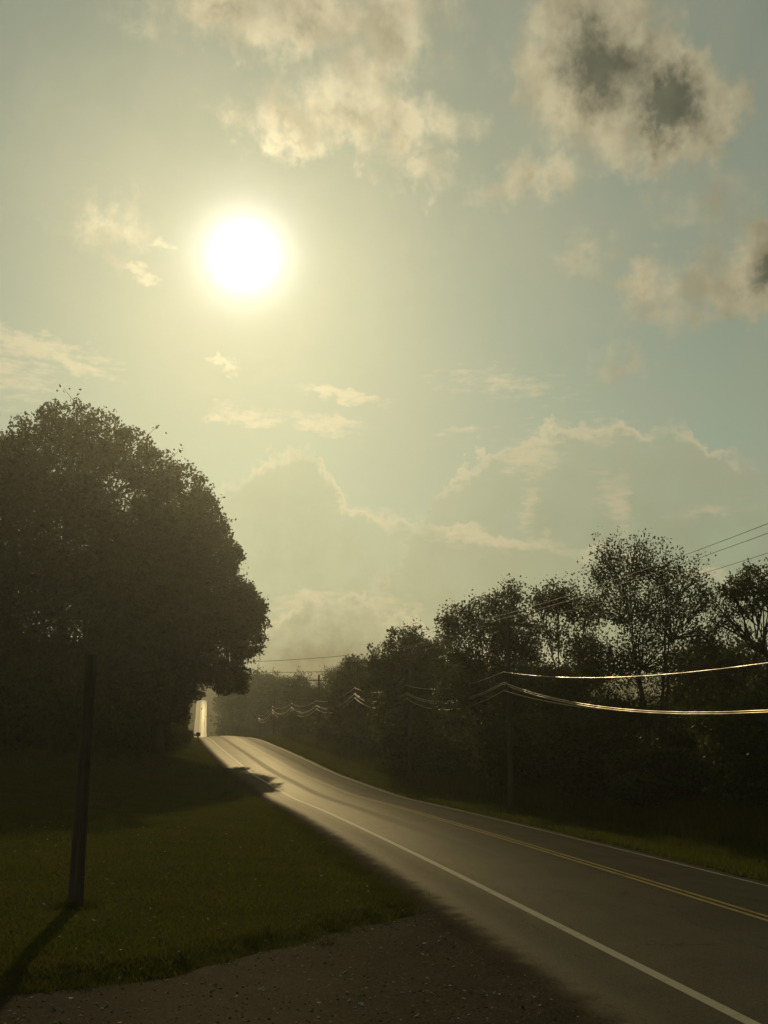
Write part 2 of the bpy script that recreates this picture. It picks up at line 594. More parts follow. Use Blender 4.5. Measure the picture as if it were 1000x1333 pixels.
def mat_leaf(name, dark, light, trans=.3, rough=.6, spec=.12, patchy=None):
    mt, t, out = material(name)
    at_ = t.n('ShaderNodeAttribute', attribute_name='tone')
    oi = t.n('ShaderNodeObjectInfo')
    c = t.mix(at_.outputs['Fac'], dark, light)
    h = t.n('ShaderNodeHueSaturation')
    t.put(h.inputs['Color'], c)
    t.put(h.inputs['Value'], t.m('MULTIPLY_ADD', oi.outputs['Random'], .4, .8))
    c = h.outputs[0]
    if patchy:
        g = t.n('ShaderNodeNewGeometry').outputs['Position']
        c = t.mix(t.m('MULTIPLY', t.ss(t.m('ADD', t.noise(g, .45, 3, .6), t.m('MULTIPLY', at_.outputs['Fac'], .18)), .46, .74), .8), c, patchy)
    b = t.n('ShaderNodeBsdfPrincipled')
    t.put(b.inputs['Base Color'], c)
    b.inputs['Roughness'].default_value = rough
    b.inputs['Specular IOR Level'].default_value = spec
    tr = t.n('ShaderNodeBsdfTranslucent')
    t.put(tr.inputs[0], t.mix(.5, c, (.09, .10, .012)))
    mx = t.n('ShaderNodeMixShader')
    mx.inputs[0].default_value = trans
    t.t.links.new(b.outputs[0], mx.inputs[1])
    t.t.links.new(tr.outputs[0], mx.inputs[2])
    t.t.links.new(mx.outputs[0], out.inputs[0])
    return mt


def mat_wood(name, a, b_, sc_=(9, 9, .5), rough=.9):
    mt, t, out = material(name)
    g = t.n('ShaderNodeTexCoord').outputs['Object']
    n = t.noise(t.mapping(g, scale=sc_), 2.5, 5, .7)
    n2 = t.noise(g, .9, 3, .6)
    c = t.mix(t.ss(n, .3, .7), a, b_)
    c = t.mix(t.m('MULTIPLY', t.ss(n2, .45, .7), .6), c, tuple(v * .5 for v in a))
    principled(t, out, c, rough, .25, normal=bump(t, n, .8, .03))
    return mt


def mat_plain(name, rgb, rough, metal=0.0, spec=.5, scale=14, var=.07):
    mt, t, out = material(name)
    g = t.n('ShaderNodeTexCoord').outputs['Object']
    n = t.noise(g, scale, 4, .65)
    principled(t, out, t.mix(t.m('MULTIPLY', n, .5), rgb, tuple(v * .5 for v in rgb)), t.ss(n, .2, .8, rough - var, rough + var), spec, metal)
    return mt


M = dict(
    ground=mat_ground(), asphalt=mat_asphalt(), gravel=mat_gravel(),
    white=mat_paint('white_road_paint', (.27, .245, .185), (.05, .045, .03), wear=.60), white2=mat_paint('faded_white_road_paint', (.24, .22, .165), (.05, .045, .03), wear=.52),
    yellow=mat_paint('yellow_road_paint', (.21, .155, .05), (.05, .045, .03), wear=.56),
    leaf=mat_leaf('shade_leaf', (.022, .030, .008), (.060, .066, .015), .45),
    leaf2=mat_leaf('roadside_leaf', (.022, .030, .008), (.055, .060, .015), .36),
    leaf3=mat_leaf('far_leaf', (.024, .032, .011), (.05, .058, .018), .25),
    grass=mat_leaf('lawn_blade', (.036, .046, .005), (.062, .066, .008), .45, 1.0, .0, (.085, .062, .018)),
    weed=mat_leaf('weed_blade', (.035, .038, .008), (.085, .066, .020), .35, 1.0, .0),
    bark=mat_wood('tree_bark', (.035, .028, .018), (.07, .058, .04)),
    pole=mat_wood('weathered_pole', (.032, .025, .016), (.07, .057, .04), (12, 12, .35)),
    alu=mat_plain('bare_aluminium_wire', (.52, .44, .32), .42, 1.0, .5, .7, .2),
    cable=mat_plain('cable_sheath', (.60, .48, .30), .55, 1.0, .5, .7, .18),
    oldwire=mat_plain('weathered_wire', (.05, .047, .04), .6, 0, .3),
    porc=mat_plain('porcelain', (.35, .33, .30), .15, 0, .6),
    galv=mat_plain('galvanised_steel', (.32, .32, .31), .45, .9),
    box=mat_plain('mailbox_metal', (.03, .03, .032), .45, .4),
    stone=mat_leaf('pebble_stone', (.06, .05, .035), (.50, .44, .33), .0, 1.0, .0),
    dirt=mat_plain('dry_leaf_litter', (.07, .045, .02), .9),
)

# ------------------------------------------------------------------ setting: ground, road, driveway
ys = np.unique(np.concatenate([np.arange(-40, 10, 2.5), np.arange(10, 13, 1.0), np.arange(13, 24, .25), np.arange(24, 70, 1.0), np.arange(70, 240, 2.5), np.arange(240, 760, 8), np.arange(760, 2600, 60), [2600]]))
oc = np.concatenate([[1.0], np.cumsum(np.r_[np.full(50, .45), np.geomspace(.5, 260, 52)]) + 1])
oc = oc[oc < 1500]
lo = -(WL + SHL) - (oc - oc[0])
hi = (WR + SHR) + (oc - oc[0])
os_ = np.unique(np.r_[lo - .02, lo[0] + .05, -1, 1, hi[0] - .05, hi + .02])
GX = cx(ys)[:, None] + os_[None, :]
GY = np.repeat(ys[:, None], len(os_), 1)
GZ = ground(GX, GY)
V = np.stack([GX, GY, GZ], -1).reshape(-1, 3)
nx = len(os_)
Fc = [(j * nx + i, j * nx + i + 1, (j + 1) * nx + i + 1, (j + 1) * nx + i) for j in range(len(ys) - 1) for i in range(nx - 1)]
tag(link('ground', mesh('ground', V, Fc, M['ground'], True)), 'dark green lawn and rough verge rolling away under the trees', None, None, 'structure')

yr = ys[ys < 1300]


def road_z(o, y):
    w = np.where(o < 0, WL, WR)
    a = np.abs(o)
    return rz(y) + CROWN * (1 - np.minimum(a / w, 1.0) ** 1.6) - .03 * np.clip(a - w, 0, None)


def strip(name, o0, o1, lift, mat, parent=None, y0=-40, y1=1300, n=2, ragged=0.0, smooth=True):
    yy = yr[(yr >= y0) & (yr <= y1)]
    oo = np.linspace(o0, o1, n)
    V, UVv = [], []
    rg = np.random.default_rng(5)
    for y in yy:
        nar = 1 - .30 * float(sstep(y, 200, 400))
        for i, o in enumerate(oo):
            o2 = o * nar
            if ragged and i in (0, n - 1):
                o2 = o2 + rg.uniform(-ragged, ragged)
            V.append((float(cx(y)) + o2, y, float(road_z(o2, y)) + lift))
            UVv.append((o2, y))
    Fx = [(j * n + i, j * n + i + 1, (j + 1) * n + i + 1, (j + 1) * n + i) for j in range(len(yy) - 1) for i in range(n - 1)]
    me = mesh(name, V, Fx, mat, smooth)
    ul = me.uv_layers.new(name='UVMap')
    vi = np.empty(len(me.loops), np.int32)
    me.loops.foreach_get('vertex_index', vi)
    ul.data.foreach_set('uv', np.array(UVv, np.float32)[vi].ravel())
    return link(name, me, parent)


road = tag(strip('road', -(WL + SHL), WR + SHR, .0, M['asphalt'], n=25, ragged=.10), 'two lane country road of worn asphalt climbing over a crest', None, None, 'structure')
strip('edge_line', -.075 - WL, .075 - WL, .006, M['white'], road)
strip('edge_line', WR - .055, WR + .055, .006, M['white2'], road)
strip('centre_line', -.15, -.05, .006, M['yellow'], road)
strip('centre_line', .05, .15, .006, M['yellow'], road)

# driveway apron (edge of the lawn traced on the ground)
V, Fc = [], []
rows = 26
for i, (x, y) in enumerate(ei):
    for k in range(rows):
        t = k / (rows - 1)
        yy = y + (-38 - y) * t ** 1.6
        xx = min(x, float(cx(yy)) - WL - .6)
        V.append((xx, yy, gz(xx, yy) + .02 * min(1, k / 3)))
for i in range(len(ei) - 1):
    for k in range(rows - 1):
        Fc.append((i * rows + k, i * rows + k + 1, (i + 1) * rows + k + 1, (i + 1) * rows + k))
V2 = [(x, y, (gz(x, y) if x < float(cx(y)) - WL - SHL else float(rz(y)) - .075) + .02) for (x, y, z) in V]
tag(link('driveway', mesh('driveway', V2, Fc, M['gravel'], True)), 'brown gravel driveway apron meeting the road shoulder', None, None, 'structure')


def in_drive(x, y):
    return y < np.interp(x, ei[:, 0], ei[:, 1])


# ------------------------------------------------------------------ foliage and trees
def kites(C, size, rng, up=.35, asp=.62):
    n = len(C)
    a = rng.normal(size=(n, 3))
    a[:, 2] -= .25
    a /= np.linalg.norm(a, axis=1)[:, None]
    b = rng.normal(size=(n, 3))
    b -= (b * a).sum(1)[:, None] * a
    b /= np.linalg.norm(b, axis=1)[:, None]
    s = (size * rng.uniform(.6, 1.35, n))[:, None]
    P = np.stack([C - a * s * .5, C + b * s * asp * .5 + a * s * .05, C + a * s * .5, C - b * s * asp * .5 + a * s * .05], 1)
    return P.reshape(-1, 3)


def bez(p0, p1, p2, n):
    t = np.linspace(0, 1, n)[:, None]
    return (1 - t) ** 2 * p0 + 2 * t * (1 - t) * p1 + t * t * p2


def grow(name, base, lobes, seed, leaf, n_leaf, trunk_r, mat, stems=1, subs=9, core=.5, clus=.16, fork=.25, twig=.014, shell=.55, puff=12):
    """lobes: (centre xyz world, radius xyz). returns trunk mesh, crown mesh in local coordinates"""
    rng = np.random.default_rng(seed)
    base = np.array(base, float)
    bare = {i for i, q in enumerate(lobes) if len(q) > 2}
    L = [(np.array(q[0], float) - base, np.array(q[1], float)) for q in lobes]
    mb = MB()
    top = max(c[2] for c, r in L)
    mean = np.mean([c for c, r in L], axis=0)
    trunks = []
    for s in range(stems):
        a = 2 * math.pi * s / max(stems, 1) + rng.uniform(0, 1)
        off = np.array([math.cos(a), math.sin(a), 0]) * (0 if stems == 1 else trunk_r * 1.1)
        tip = mean + (0 if stems == 1 else 1) * np.array([math.cos(a), math.sin(a), 0]) * np.mean([r[0] for _, r in L]) * .8
        tip[2] = top * rng.uniform(.72, .85)
        mid = off + np.array([mean[0] * .25, mean[1] * .25, tip[2] * .5]) + rng.normal(0, trunk_r * .8, 3) * [1, 1, 0]
        P = bez(off - [0, 0, .3], mid, tip, 11)
        P[2:-1, :2] += rng.normal(0, trunk_r * .18, (8, 2))
        t = np.linspace(0, 1, 11)
        rad = trunk_r / (stems ** .5) * (1 - .85 * t) + trunk_r * .45 * np.exp(-t * 18)
        mb.tube(P, rad, 8)
        trunks.append((P, rad))
    tips = []
    vol = np.array([r[0] * r[1] * r[2] for _, r in L]) ** (2 / 3)
    for li_, ((c, r), v) in enumerate(zip(L, vol)):
        P, rad = min(trunks, key=lambda q: np.linalg.norm(q[0][-1][:2] - c[:2]) + rng.uniform(0, .5))
        # leave the trunk lower than the lobe
        zt = np.clip(c[2] - np.linalg.norm(c[:2] - P[5][:2]) * rng.uniform(.6, 1.0), fork * top, top * .8)
        k = int(np.argmin(np.abs(P[:, 2] - zt)))
        k = min(k, 9)
        p0, r0 = P[k], rad[k] * .62
        mid = (p0 + c) / 2 + np.array([0, 0, .12 * np.linalg.norm(c - p0)]) + rng.normal(0, .06, 3) * np.linalg.norm(c - p0)
        limb = bez(p0, mid, c, 9)
        limb[1:-1] += rng.normal(0, .02, (7, 3)) * np.linalg.norm(c - p0)
        r1 = max(min(r0, .02 * np.linalg.norm(c - p0) + .03), twig * 1.5)
        mb.tube(limb, np.linspace(r0, r1 * .5 + twig, 9), 6)
        ns = max(4, int(subs * v / vol.mean()))
        for q in range(ns):
            d = rng.normal(size=3)
            d /= np.linalg.norm(d)
            d[2] = d[2] * .8 + .25
            tgt = c + d * r * rng.uniform(.72, 1.0)
            st = limb[rng.integers(3, 9)]
            md = (st + tgt) / 2 + np.array([0, 0, .10]) * np.linalg.norm(tgt - st) + rng.normal(0, .07, 3) * np.linalg.norm(tgt - st)
            br = bez(st, md, tgt, 6)
            mb.tube(br, np.linspace(twig * 2.6, twig * .7, 6), 4, False)
            if li_ not in bare: tips += [(br[5], v), (br[4], v), (br[3], v * .6)]
            for w in range(2):
                s2 = br[rng.integers(2, 5)]
                e2 = s2 + (tgt - st) * .35 + rng.normal(0, .22, 3) * r
                mb.tube(np.linspace(s2, e2, 3) + rng.normal(0, .02, (3, 3)), np.linspace(twig * 1.1, twig * .5, 3), 3, False)
                if li_ not in bare: tips.append((e2, v))
    tp = np.array([t for t, _ in tips])
    rr = float(np.mean([r.mean() for _, r in L]))
    n1 = int(n_leaf * (1 - core))
    C1 = tp[rng.integers(0, len(tp), n1)] + rng.normal(size=(n1, 3)) * rr * clus
    n2 = n_leaf - n1
    L = [q for i, q in enumerate(L) if i not in bare]
    puffs = []
    for (c, r) in L:
        for q in range(puff):
            d = rng.normal(size=3)
            d /= np.linalg.norm(d)
            f = rng.uniform(.18, .36)
            puffs.append((c + d * r * rng.uniform(.78, .98), r * f))
    nl0 = len(L)
    L = L + puffs
    vol = np.array([r[0] * r[1] * r[2] for _, r in L]) ** (2 / 3)
    pr = vol / vol.sum()
    li = rng.choice(len(L), n2, p=pr)
    d = rng.normal(size=(n2, 3))
    d /= np.linalg.norm(d, axis=1)[:, None]
    rad_ = rng.uniform(shell, 1.0, n2) ** .6 * np.where(li < nl0, .90, 1.0)
    # lumpy shells so outlines stay uneven
    ph = rng.uniform(0, 6, (len(L), 3))[li]
    lump = 1 + .13 * np.sin(d[:, 0] * 7 + ph[:, 0]) * np.sin(d[:, 1] * 6 + ph[:, 1]) + .10 * np.sin(d[:, 2] * 9 + ph[:, 2]) + .05 * np.sin(d[:, 0] * 19 + d[:, 2] * 17 + ph[:, 1])
    cc = np.array([c for c, _ in L])[li]
    rv = np.array([r for _, r in L])[li]
    C2 = cc + d * rv * (rad_ * lump)[:, None] + rng.normal(size=(n2, 3)) * leaf * .30
    C = np.concatenate([C1, C2])
    C = C[C[:, 2] > .1]
    Vk = kites(C, leaf, rng)
    tone = np.clip(rng.normal(.45, .25, len(C)), 0, 1)
    tm = mesh(name + '_trunk', mb.V, mb.F, M['bark'], True)
    cm = np_mesh(name + '_crown', Vk, 4, mat, tone)
    return tm, cm


def tree(name, base, lobes, seed, label, group=None, cat='tree', **kw):
    tm, cm = grow(name, base, lobes, seed, **kw)
    root = empty(name, base)
    link('trunk', tm, root)
    link('crown', cm, root)
    return tag(root, label, cat, group)


def lobes_px(lst, Y, depth=1.0, zmin=.6):
    out = []
    rg = np.random.default_rng(int(Y * 7))
    for it in lst:
        x, y, r = it[:3]
        ry = it[3] if len(it) > 3 else r * .9
        k = Y / F * 1.02
        dy = rg.uniform(-.5, .5) * r * k * depth
        c = at(x, y, Y + dy)
        q = (c, (r * k, r * k * depth, ry * k))
        out.append(q + (True,) if len(it) > 4 else q)
    return out


# --- the great shade trees on the left lawn
YL = 90
xb, _, _ = at(85, 967, YL)
tree('shade_tree', (xb, YL, gz(xb, YL)), lobes_px([
    (95, 556, 42), (58, 574, 40), (133, 572, 42), (25, 605, 48), (-30, 618, 70), (165, 590, 42), (60, 620, 80), (150, 650, 75), (200, 615, 36),
    (0, 680, 100), (90, 700, 100), (190, 700, 70), (238, 628, 30), (-80, 720, 120), (-20, 790, 110), (80, 800, 110), (170, 790, 90), (40, 890, 110, 62), (140, 890, 90, 60), (-70, 880, 120, 80), (175, 900, 58, 42), (-10, 925, 70, 32), (90, 930, 70, 28),
    (215, 670, 50), (-120, 640, 90)], YL, 1.0),
    21, 'huge round-topped shade tree, tallest of the trees on the lawn', 'shade trees on the lawn', leaf=.30, n_leaf=190000, trunk_r=.75, mat=M['leaf'], subs=12, core=.94, clus=.06, twig=.03)
YL2 = 98
xb, _, _ = at(205, 967, YL2)
tree('shade_tree', (xb, YL2, gz(xb, YL2)), lobes_px([
    (240, 690, 48), (268, 720, 46), (215, 730, 60), (288, 770, 40), (250, 790, 65), (305, 805, 38), (200, 810, 70), (315, 835, 30), (275, 850, 50), (210, 880, 56, 40),
    (295, 880, 30, 24), (175, 860, 70), (325, 790, 22), (262, 660, 26), (300, 725, 18), (205, 908, 36, 26), (226, 922, 20, 22), (160, 760, 70)], YL2, 1.0),
    22, 'broad shade tree leaning its lowest boughs out over the road edge', 'shade trees on the lawn', leaf=.28, n_leaf=150000, trunk_r=.5, mat=M['leaf'], subs=12, core=.94, clus=.06, twig=.028)

# --- generic trees and shrubs, copied
def proto_lobes(rng, h, w, n, low=.15):
    out = []
    for i in range(n):
        z = h * rng.uniform(low, .84)
        f = math.sin(math.pi * min(1, max(0, (z / h - low * .4) / (1.02 - low * .4)))) ** .6
        a = rng.uniform(0, 2 * math.pi)
        d = w * .5 * f * rng.uniform(.2, .75)
        r = w * rng.uniform(.17, .27)
        out.append((np.array([math.cos(a) * d, math.sin(a) * d, z]), (r, r, r * .85)))
    out.append((np.array([0, 0, h * .84]), (w * .2, w * .2, h * .15)))
    return out


rg = np.random.default_rng(77)
shrub_m = []
for i in range(3):
    shrub_m.append(grow('shrub', (0, 0, 0), proto_lobes(rg, 3.2, 4.2, 10, .08), 300 + i, leaf=.19, n_leaf=9000, trunk_r=.07, mat=M['leaf2'], stems=4, subs=6, core=.6, clus=.25, fork=.1, twig=.01))
far_m = []
for i in range(3):
    far_m.append(grow('tree', (0, 0, 0), proto_lobes(rg, 13, 9, 16, .12), 400 + i, leaf=.34, n_leaf=15000, trunk_r=.28, mat=M['leaf3'], subs=8, core=.6, clus=.2, fork=.15, twig=.03))


def put(kind, meshes, x, y, s, rot, label, group, cat, sz=None, z=None):
    root = empty(kind, (x, y, gz(x, y) if z is None else z))
    root.rotation_euler = (0, 0, rot)
    root.scale = (s, s, sz or s)
    link('trunk' if cat == 'tree' else 'stems', meshes[0], root)
    link('crown' if cat == 'tree' else 'foliage', meshes[1], root)
    return tag(root, label, cat, group)


# --- roadside trees on the right, one by one
def rtree(px, Y, lst, seed, label, n_leaf, leaf=.17, **kw):
    xb, _, _ = at(px, 967, Y)
    a = dict(trunk_r=.22, mat=M['leaf2'], subs=9, core=.25, clus=.2, twig=.014)
    a.update(kw)
    return tree('roadside_tree', (xb, Y, gz(xb, Y)), lobes_px(lst, Y, 1.0), seed, label, 'trees along the right verge', leaf=leaf, n_leaf=n_leaf, **a)


rtree(1000, 42, [(985, 760, 42, 22), (1030, 770, 50, 28), (955, 768, 24, 16), (1080, 790, 60), (1000, 900, 34, 30), (955, 930, 30, 30), (1060, 890, 60), (1100, 830, 60), (958, 825, 36, 40, 1), (985, 840, 34, 44, 1), (938, 800, 26, 34, 1), (1005, 800, 30, 34, 1), (930, 870, 34, 40, 1), (965, 790, 22, 20)], 31,
      'flat-topped tree with bare forking limbs below its leaf cap', 22000, leaf=.13, core=.4, subs=12, clus=.13, twig=.016, fork=.3)
rtree(852, 43, [(830, 735, 34), (800, 745, 30), (862, 745, 36), (890, 765, 36), (912, 790, 34), (845, 790, 50), (800, 800, 40), (880, 830, 50), (925, 840, 32), (778, 760, 16, 30), (840, 870, 55), (790, 870, 45), (900, 890, 45), (845, 940, 50), (780, 940, 45), (945, 800, 20, 30), (785, 720, 12, 16)], 32,
      'airy many-stemmed tree, tallest along the verge, thin leaves against the sky', 26000, leaf=.115, stems=6, subs=18, clus=.24, core=.12, twig=.011, fork=.12, trunk_r=.24)
rtree(735, 49, [(715, 785, 28), (745, 790, 28), (765, 800, 25), (700, 790, 18), (725, 830, 24), (762, 850, 28), (750, 900, 45), (710, 900, 40), (735, 950, 50), (775, 870, 26)], 33,
      'thin-stemmed tree with sky showing through its upper branches', 20000, leaf=.13, stems=4, subs=11, clus=.22, core=.15, twig=.013, fork=.15)
rtree(640, 58, [(660, 788, 27), (630, 795, 27), (600, 808, 24), (580, 815, 15, 18), (670, 815, 30), (640, 840, 40), (610, 850, 35), (668, 860, 36), (690, 840, 16, 22), (640, 900, 50), (600, 910, 40), (680, 910, 40), (640, 960, 50)], 34,
      'dense bushy tree with a broken crown, between the thin-stemmed tree and the lower hedge trees', 32000, leaf=.155, core=.42, subs=10, stems=2, fork=.2)
rtree(525, 78, [(522, 838, 24), (545, 850, 24), (500, 855, 22), (562, 855, 20), (528, 880, 36), (500, 900, 28), (560, 895, 32), (530, 935, 45), (580, 880, 24), (490, 870, 14), (575, 840, 15)], 35,
      'rounded dense tree behind the sagging cables of the middle poles', 26000, leaf=.20, core=.55, twig=.02)
rtree(457, 108, [(458, 872, 15), (470, 885, 18), (446, 888, 15), (460, 910, 26), (440, 915, 18), (480, 915, 22), (460, 940, 28), (484, 890, 14)], 36,
      'small dark tree standing just past the rounded one', 14000, leaf=.28, core=.5, twig=.022)

gT = 'trees farther along the right verge'
lT = 'leafy tree in the row where the right verge nears the crest'
for (px, Y, top, k, rot) in ((412, 140, 893, 0, .3), (392, 172, 876, 1, 1.2), (432, 128, 890, 2, 2.2), (372, 205, 880, 0, 4.0), (350, 235, 874, 2, .8), (330, 262, 872, 1, 3.0), (320, 300, 876, 0, 5.0), (308, 340, 880, 2, 1.9), (420, 190, 885, 1, 2.0)):
    x, _, _ = at(px, 967, Y)
    zt = at(px, top, Y)[2]
    s = (zt - gz(x, Y)) / 13.2
    put('roadside_tree', far_m[k], x, Y, s, rot, lT, gT, 'tree')
# second row behind, closing the view
for i in range(13):
    Y = 52 + i * 9.5
    x = 27 + 4.5 * math.sin(i * 2.1) - .035 * Y + (i % 2) * 4
    put('woodland_tree', far_m[i % 3], x, Y, .52 + .06 * math.sin(i * 1.7) + .0012 * Y, i * 1.3, 'low woodland tree standing behind the roadside row', 'woodland trees behind the roadside row', 'tree')
# brush along the verge
rb = np.random.default_rng(9)
for i in range(26):
    Y = 30 + 5.0 * i
    x = float(cx(Y)) + 8.3 + rb.uniform(-.6, 2.2) + (.8 if i < 5 else 0)
    s = rb.uniform(.75, 1.15)
    put('shrub', shrub_m[i % 3], x, Y, s * 1.15, rb.uniform(0, 6), 'dense dark shrub in the thicket under the roadside trees', 'thicket shrubs along the right verge', 'shrub', s * rb.uniform(.8, 1.15))
for i in range(14):
    Y = 36 + 7 * i
    x = float(cx(Y)) + 13.0 + rb.uniform(-1, 2.5)
    put('shrub', shrub_m[(i + 1) % 3], x, Y, rb.uniform(1.2, 1.5), rb.uniform(0, 6), 'dense dark shrub in the thicket under the roadside trees', 'thicket shrubs along the right verge', 'shrub')
# undergrowth below and behind the shade trees on the left
for i in range(34):
    Y = (101, 112)[i % 2] + rb.uniform(-3, 3)
    px = -75 + 9.6 * i + rb.uniform(-5, 5)
    x, _, _ = at(px, 967, Y)
    x = min(x, -5.0 - rb.uniform(0, 1.2))
    put('shrub', shrub_m[i % 3], x, Y, rb.uniform(1.2, 1.6), rb.uniform(0, 6), 'dark bush growing behind the shade trees on the lawn', 'bushes behind the shade trees', 'shrub', rb.uniform(1.0, 1.5))
for i, (px, Y, q) in enumerate(((222, 104, 1.15), (232, 108, .95), (240, 112, .7), (247, 118, .5), (214, 112, 1.2), (228, 122, 1.1))):
    x, _, _ = at(px, 967, Y)
    put('shrub', shrub_m[i % 3], x - 1.0 * q, Y, q, i * 1.9, 'dark bush growing behind the shade trees on the lawn', 'bushes behind the shade trees', 'shrub')
for i in range(9):
    Y = 128 + 10 * i
    px = -40 + 31 * i
    x, _, _ = at(px, 967, Y)
    x = min(x, float(cx(Y)) - 10)
    put('woodland_tree', far_m[(i + 1) % 3], x, Y, rb.uniform(.8, 1.05), rb.uniform(0, 6), 'woodland tree standing beyond the shade trees on the left', 'woodland trees beyond the lawn', 'tree')

# far wood on the rising ground
rw = np.random.default_rng(4)
C, S = [], []
n_t = 0
while n_t < 620:
    y = rw.uniform(330, 860)
    x = rw.uniform(-260, 330) if n_t > 60 else rw.uniform(-35, 45)
    y = y if n_t > 60 else rw.uniform(690, 790)
    if abs(x - float(cx(y))) < 6.2 + (y < 460) * 3: continue
    n_t += 1
    h = rw.uniform(11, 17) * (.8 if abs(x) < 14 else 1)
    w = h * rw.uniform(.5, .72)
    z0 = gz(x, y)
    k = 260
    d = rw.normal(size=(k, 3))
    d /= np.linalg.norm(d, axis=1)[:, None]
    rr = rw.uniform(.55, 1.05, k)[:, None]
    lp = (1 + .25 * np.sin(d[:, 0] * 5 + x) * np.sin(d[:, 2] * 6 + y))[:, None]
    C.append(np.array([x, y, z0 + h * .52]) + d * rr * lp * [w * .5, w * .5, h * .5])
C = np.concatenate(C)
tag(link('far_wood', np_mesh('far_wood', kites(C, 1.25, rw), 4, M['leaf3'], np.clip(rw.normal(.4, .2, len(C)), 0, 1))), 'far wood covering the hill where the road climbs again', 'wood', None, 'stuff')

# ------------------------------------------------------------------ grass, weeds, pebbles
def blades(name, X, Y, H, Wd, mat, seed, lean=.35):
    r = np.random.default_rng(seed)
    n = len(X)
    Z = ground(X, Y) - .005
    a = r.uniform(0, 2 * math.pi, n)
    wv = np.stack([np.cos(a), np.sin(a), np.zeros(n)], 1) * (Wd * .5)[:, None]
    ln = np.stack([r.normal(0, lean, n), r.normal(0, lean, n), np.ones(n)], 1) * H[:, None]
    B = np.stack([X, Y, Z], 1)
    P = np.stack([B - wv, B + wv, B + ln], 1).reshape(-1, 3)
    return np_mesh(name, P, 3, mat, np.clip(r.normal(.4, .28, n), 0, 1))


r = np.random.default_rng(1)
n = 330000
Y = 13.5 + 62 * r.uniform(0, 1, n) ** 1.9
X = float(cx(30)) - 5.0 - r.uniform(-.5, 17, n)
px_half = (Y * .62 + 2)
ok = (X < cx(Y) - WL - SHL + .12 * np.sin(Y * 2.3) + r.normal(0, .10, n)) & ~in_drive(X, Y - .05 + r.normal(0, .10, n)) & (X > -Y * .32 - 1.5)
X, Y = X[ok], Y[ok]
den = .5 + .5 * wob(X * .6, Y * .6)
k = r.uniform(0, 1, len(X)) < .55 + .45 * den
X, Y, den = X[k], Y[k], den[k]
H = (.035 + .05 * r.uniform(0, 1, len(X)) ** 2 + .035 * den) * (1 + .3 * (Y > 40))
Wd = .008 + .0007 * Y
tag(link('lawn_grass', blades('lawn_grass', X, Y, H, Wd, M['grass'], 2, .5)), 'short mown lawn grass beside the road shoulder', 'grass', None, 'stuff')
n = 60000
Y = 66 + 110 * r.uniform(0, 1, n) ** 1.4
X = cx(Y) - WL - SHL + .1 - 22 * r.uniform(0, 1, n) ** 1.3
tag(link('rough_grass', blades('rough_grass', X, Y, r.uniform(.08, .22, n), .02 + .0005 * Y, M['grass'], 6, .4)), 'rough grass under the shade trees and up to the crest', 'grass', None, 'stuff')
# longer ragged tufts along the lawn's edges and round the pole
n = 15000
tx, ty = [], []
for q in range(420):
    i = r.integers(8, len(ei) - 1)
    if r.uniform() < .6:
        cxx, cyy = ei[i][0] + r.normal(0, .2), ei[i][1] + abs(r.normal(.10, .35))
    else:
        cyy = 20 + 30 * r.uniform() ** 1.4
        cxx = float(cx(cyy)) - WL - SHL - abs(r.normal(.05, .3))
    m_ = r.integers(14, 50)
    tx.append(cxx + r.normal(0, .10, m_))
    ty.append(cyy + r.normal(0, .10, m_))
for q in range(14):
    a = r.uniform(0, 6.28)
    m_ = 40
    tx.append(-2.1 + .26 * math.cos(a) + r.normal(0, .09, m_))
    ty.append(20.5 + .26 * math.sin(a) + r.normal(0, .09, m_))
X, Y = np.concatenate(tx), np.concatenate(ty)
tag(link('edge_tufts', blades('edge_tufts', X, Y, r.uniform(.06, .20, len(X)), .010 + .00033 * Y, M['weed'], 3, .6)), 'ragged grass tufts along the lawn edge and pole foot', 'grass', None, 'stuff')
# right verge: short grass by the road, tall weeds up to the thicket
n = 90000
Y = 17 + 190 * r.uniform(0, 1, n) ** 1.9
o = WR + SHR - .1 + 4.2 * r.uniform(0, 1, n) ** .9
X = cx(Y) + o + r.normal(0, .05, n)
tag(link('verge_grass', blades('verge_grass', X, Y, r.uniform(.06, .20, n) * (1 + .12 * (o - 3)), .012 + .0007 * Y, M['grass'], 4, .4)), 'rough green grass strip along the right road edge', 'grass', None, 'stuff')
n = 70000
Y = 18 + 115 * r.uniform(0, 1, n) ** 1.6
o = 6.4 + 4.5 * r.uniform(0, 1, n)
X = cx(Y) + o
cl = .5 + .5 * np.sin(X * 1.9 + Y * .7) * np.sin(Y * 1.1)
tag(link('tall_weeds', blades('tall_weeds', X, Y, r.uniform(.25, .95, n) * (.55 + .6 * cl), .018 + .0008 * Y, M['weed'], 5, .28)), 'tall brownish weeds between the right verge and the thicket', 'weeds', None, 'stuff')

# dry fallen leaves lying on the lawn and the apron
n = 420
X = r.uniform(-6, 4.2, n)
Y = 12.5 + 26 * r.uniform(0, 1, n) ** 1.6
a = r.uniform(0, 6.28, n)
A = np.stack([np.cos(a), np.sin(a), r.normal(0, .35, n)], 1) * (.018 + .022 * r.uniform(0, 1, n))[:, None]
Bv = np.stack([-np.sin(a), np.cos(a), r.normal(0, .45, n)], 1) * (.012 + .014 * r.uniform(0, 1, n))[:, None]
ok = X < cx(Y) - WL - SHL
base_ = np.stack([X, Y, ground(X, Y) + np.where(in_drive(X, Y), .035, .075)], 1)
Pq = np.stack([base_ - A, base_ + Bv, base_ + A, base_ - Bv], 1)[ok].reshape(-1, 3)
tag(link('fallen_leaves', np_mesh('fallen_leaves', Pq, 4, M['stone'], r.uniform(0, .6, int(ok.sum())))), 'small dry fallen leaves lying over the lawn and apron', 'leaves', None, 'stuff')

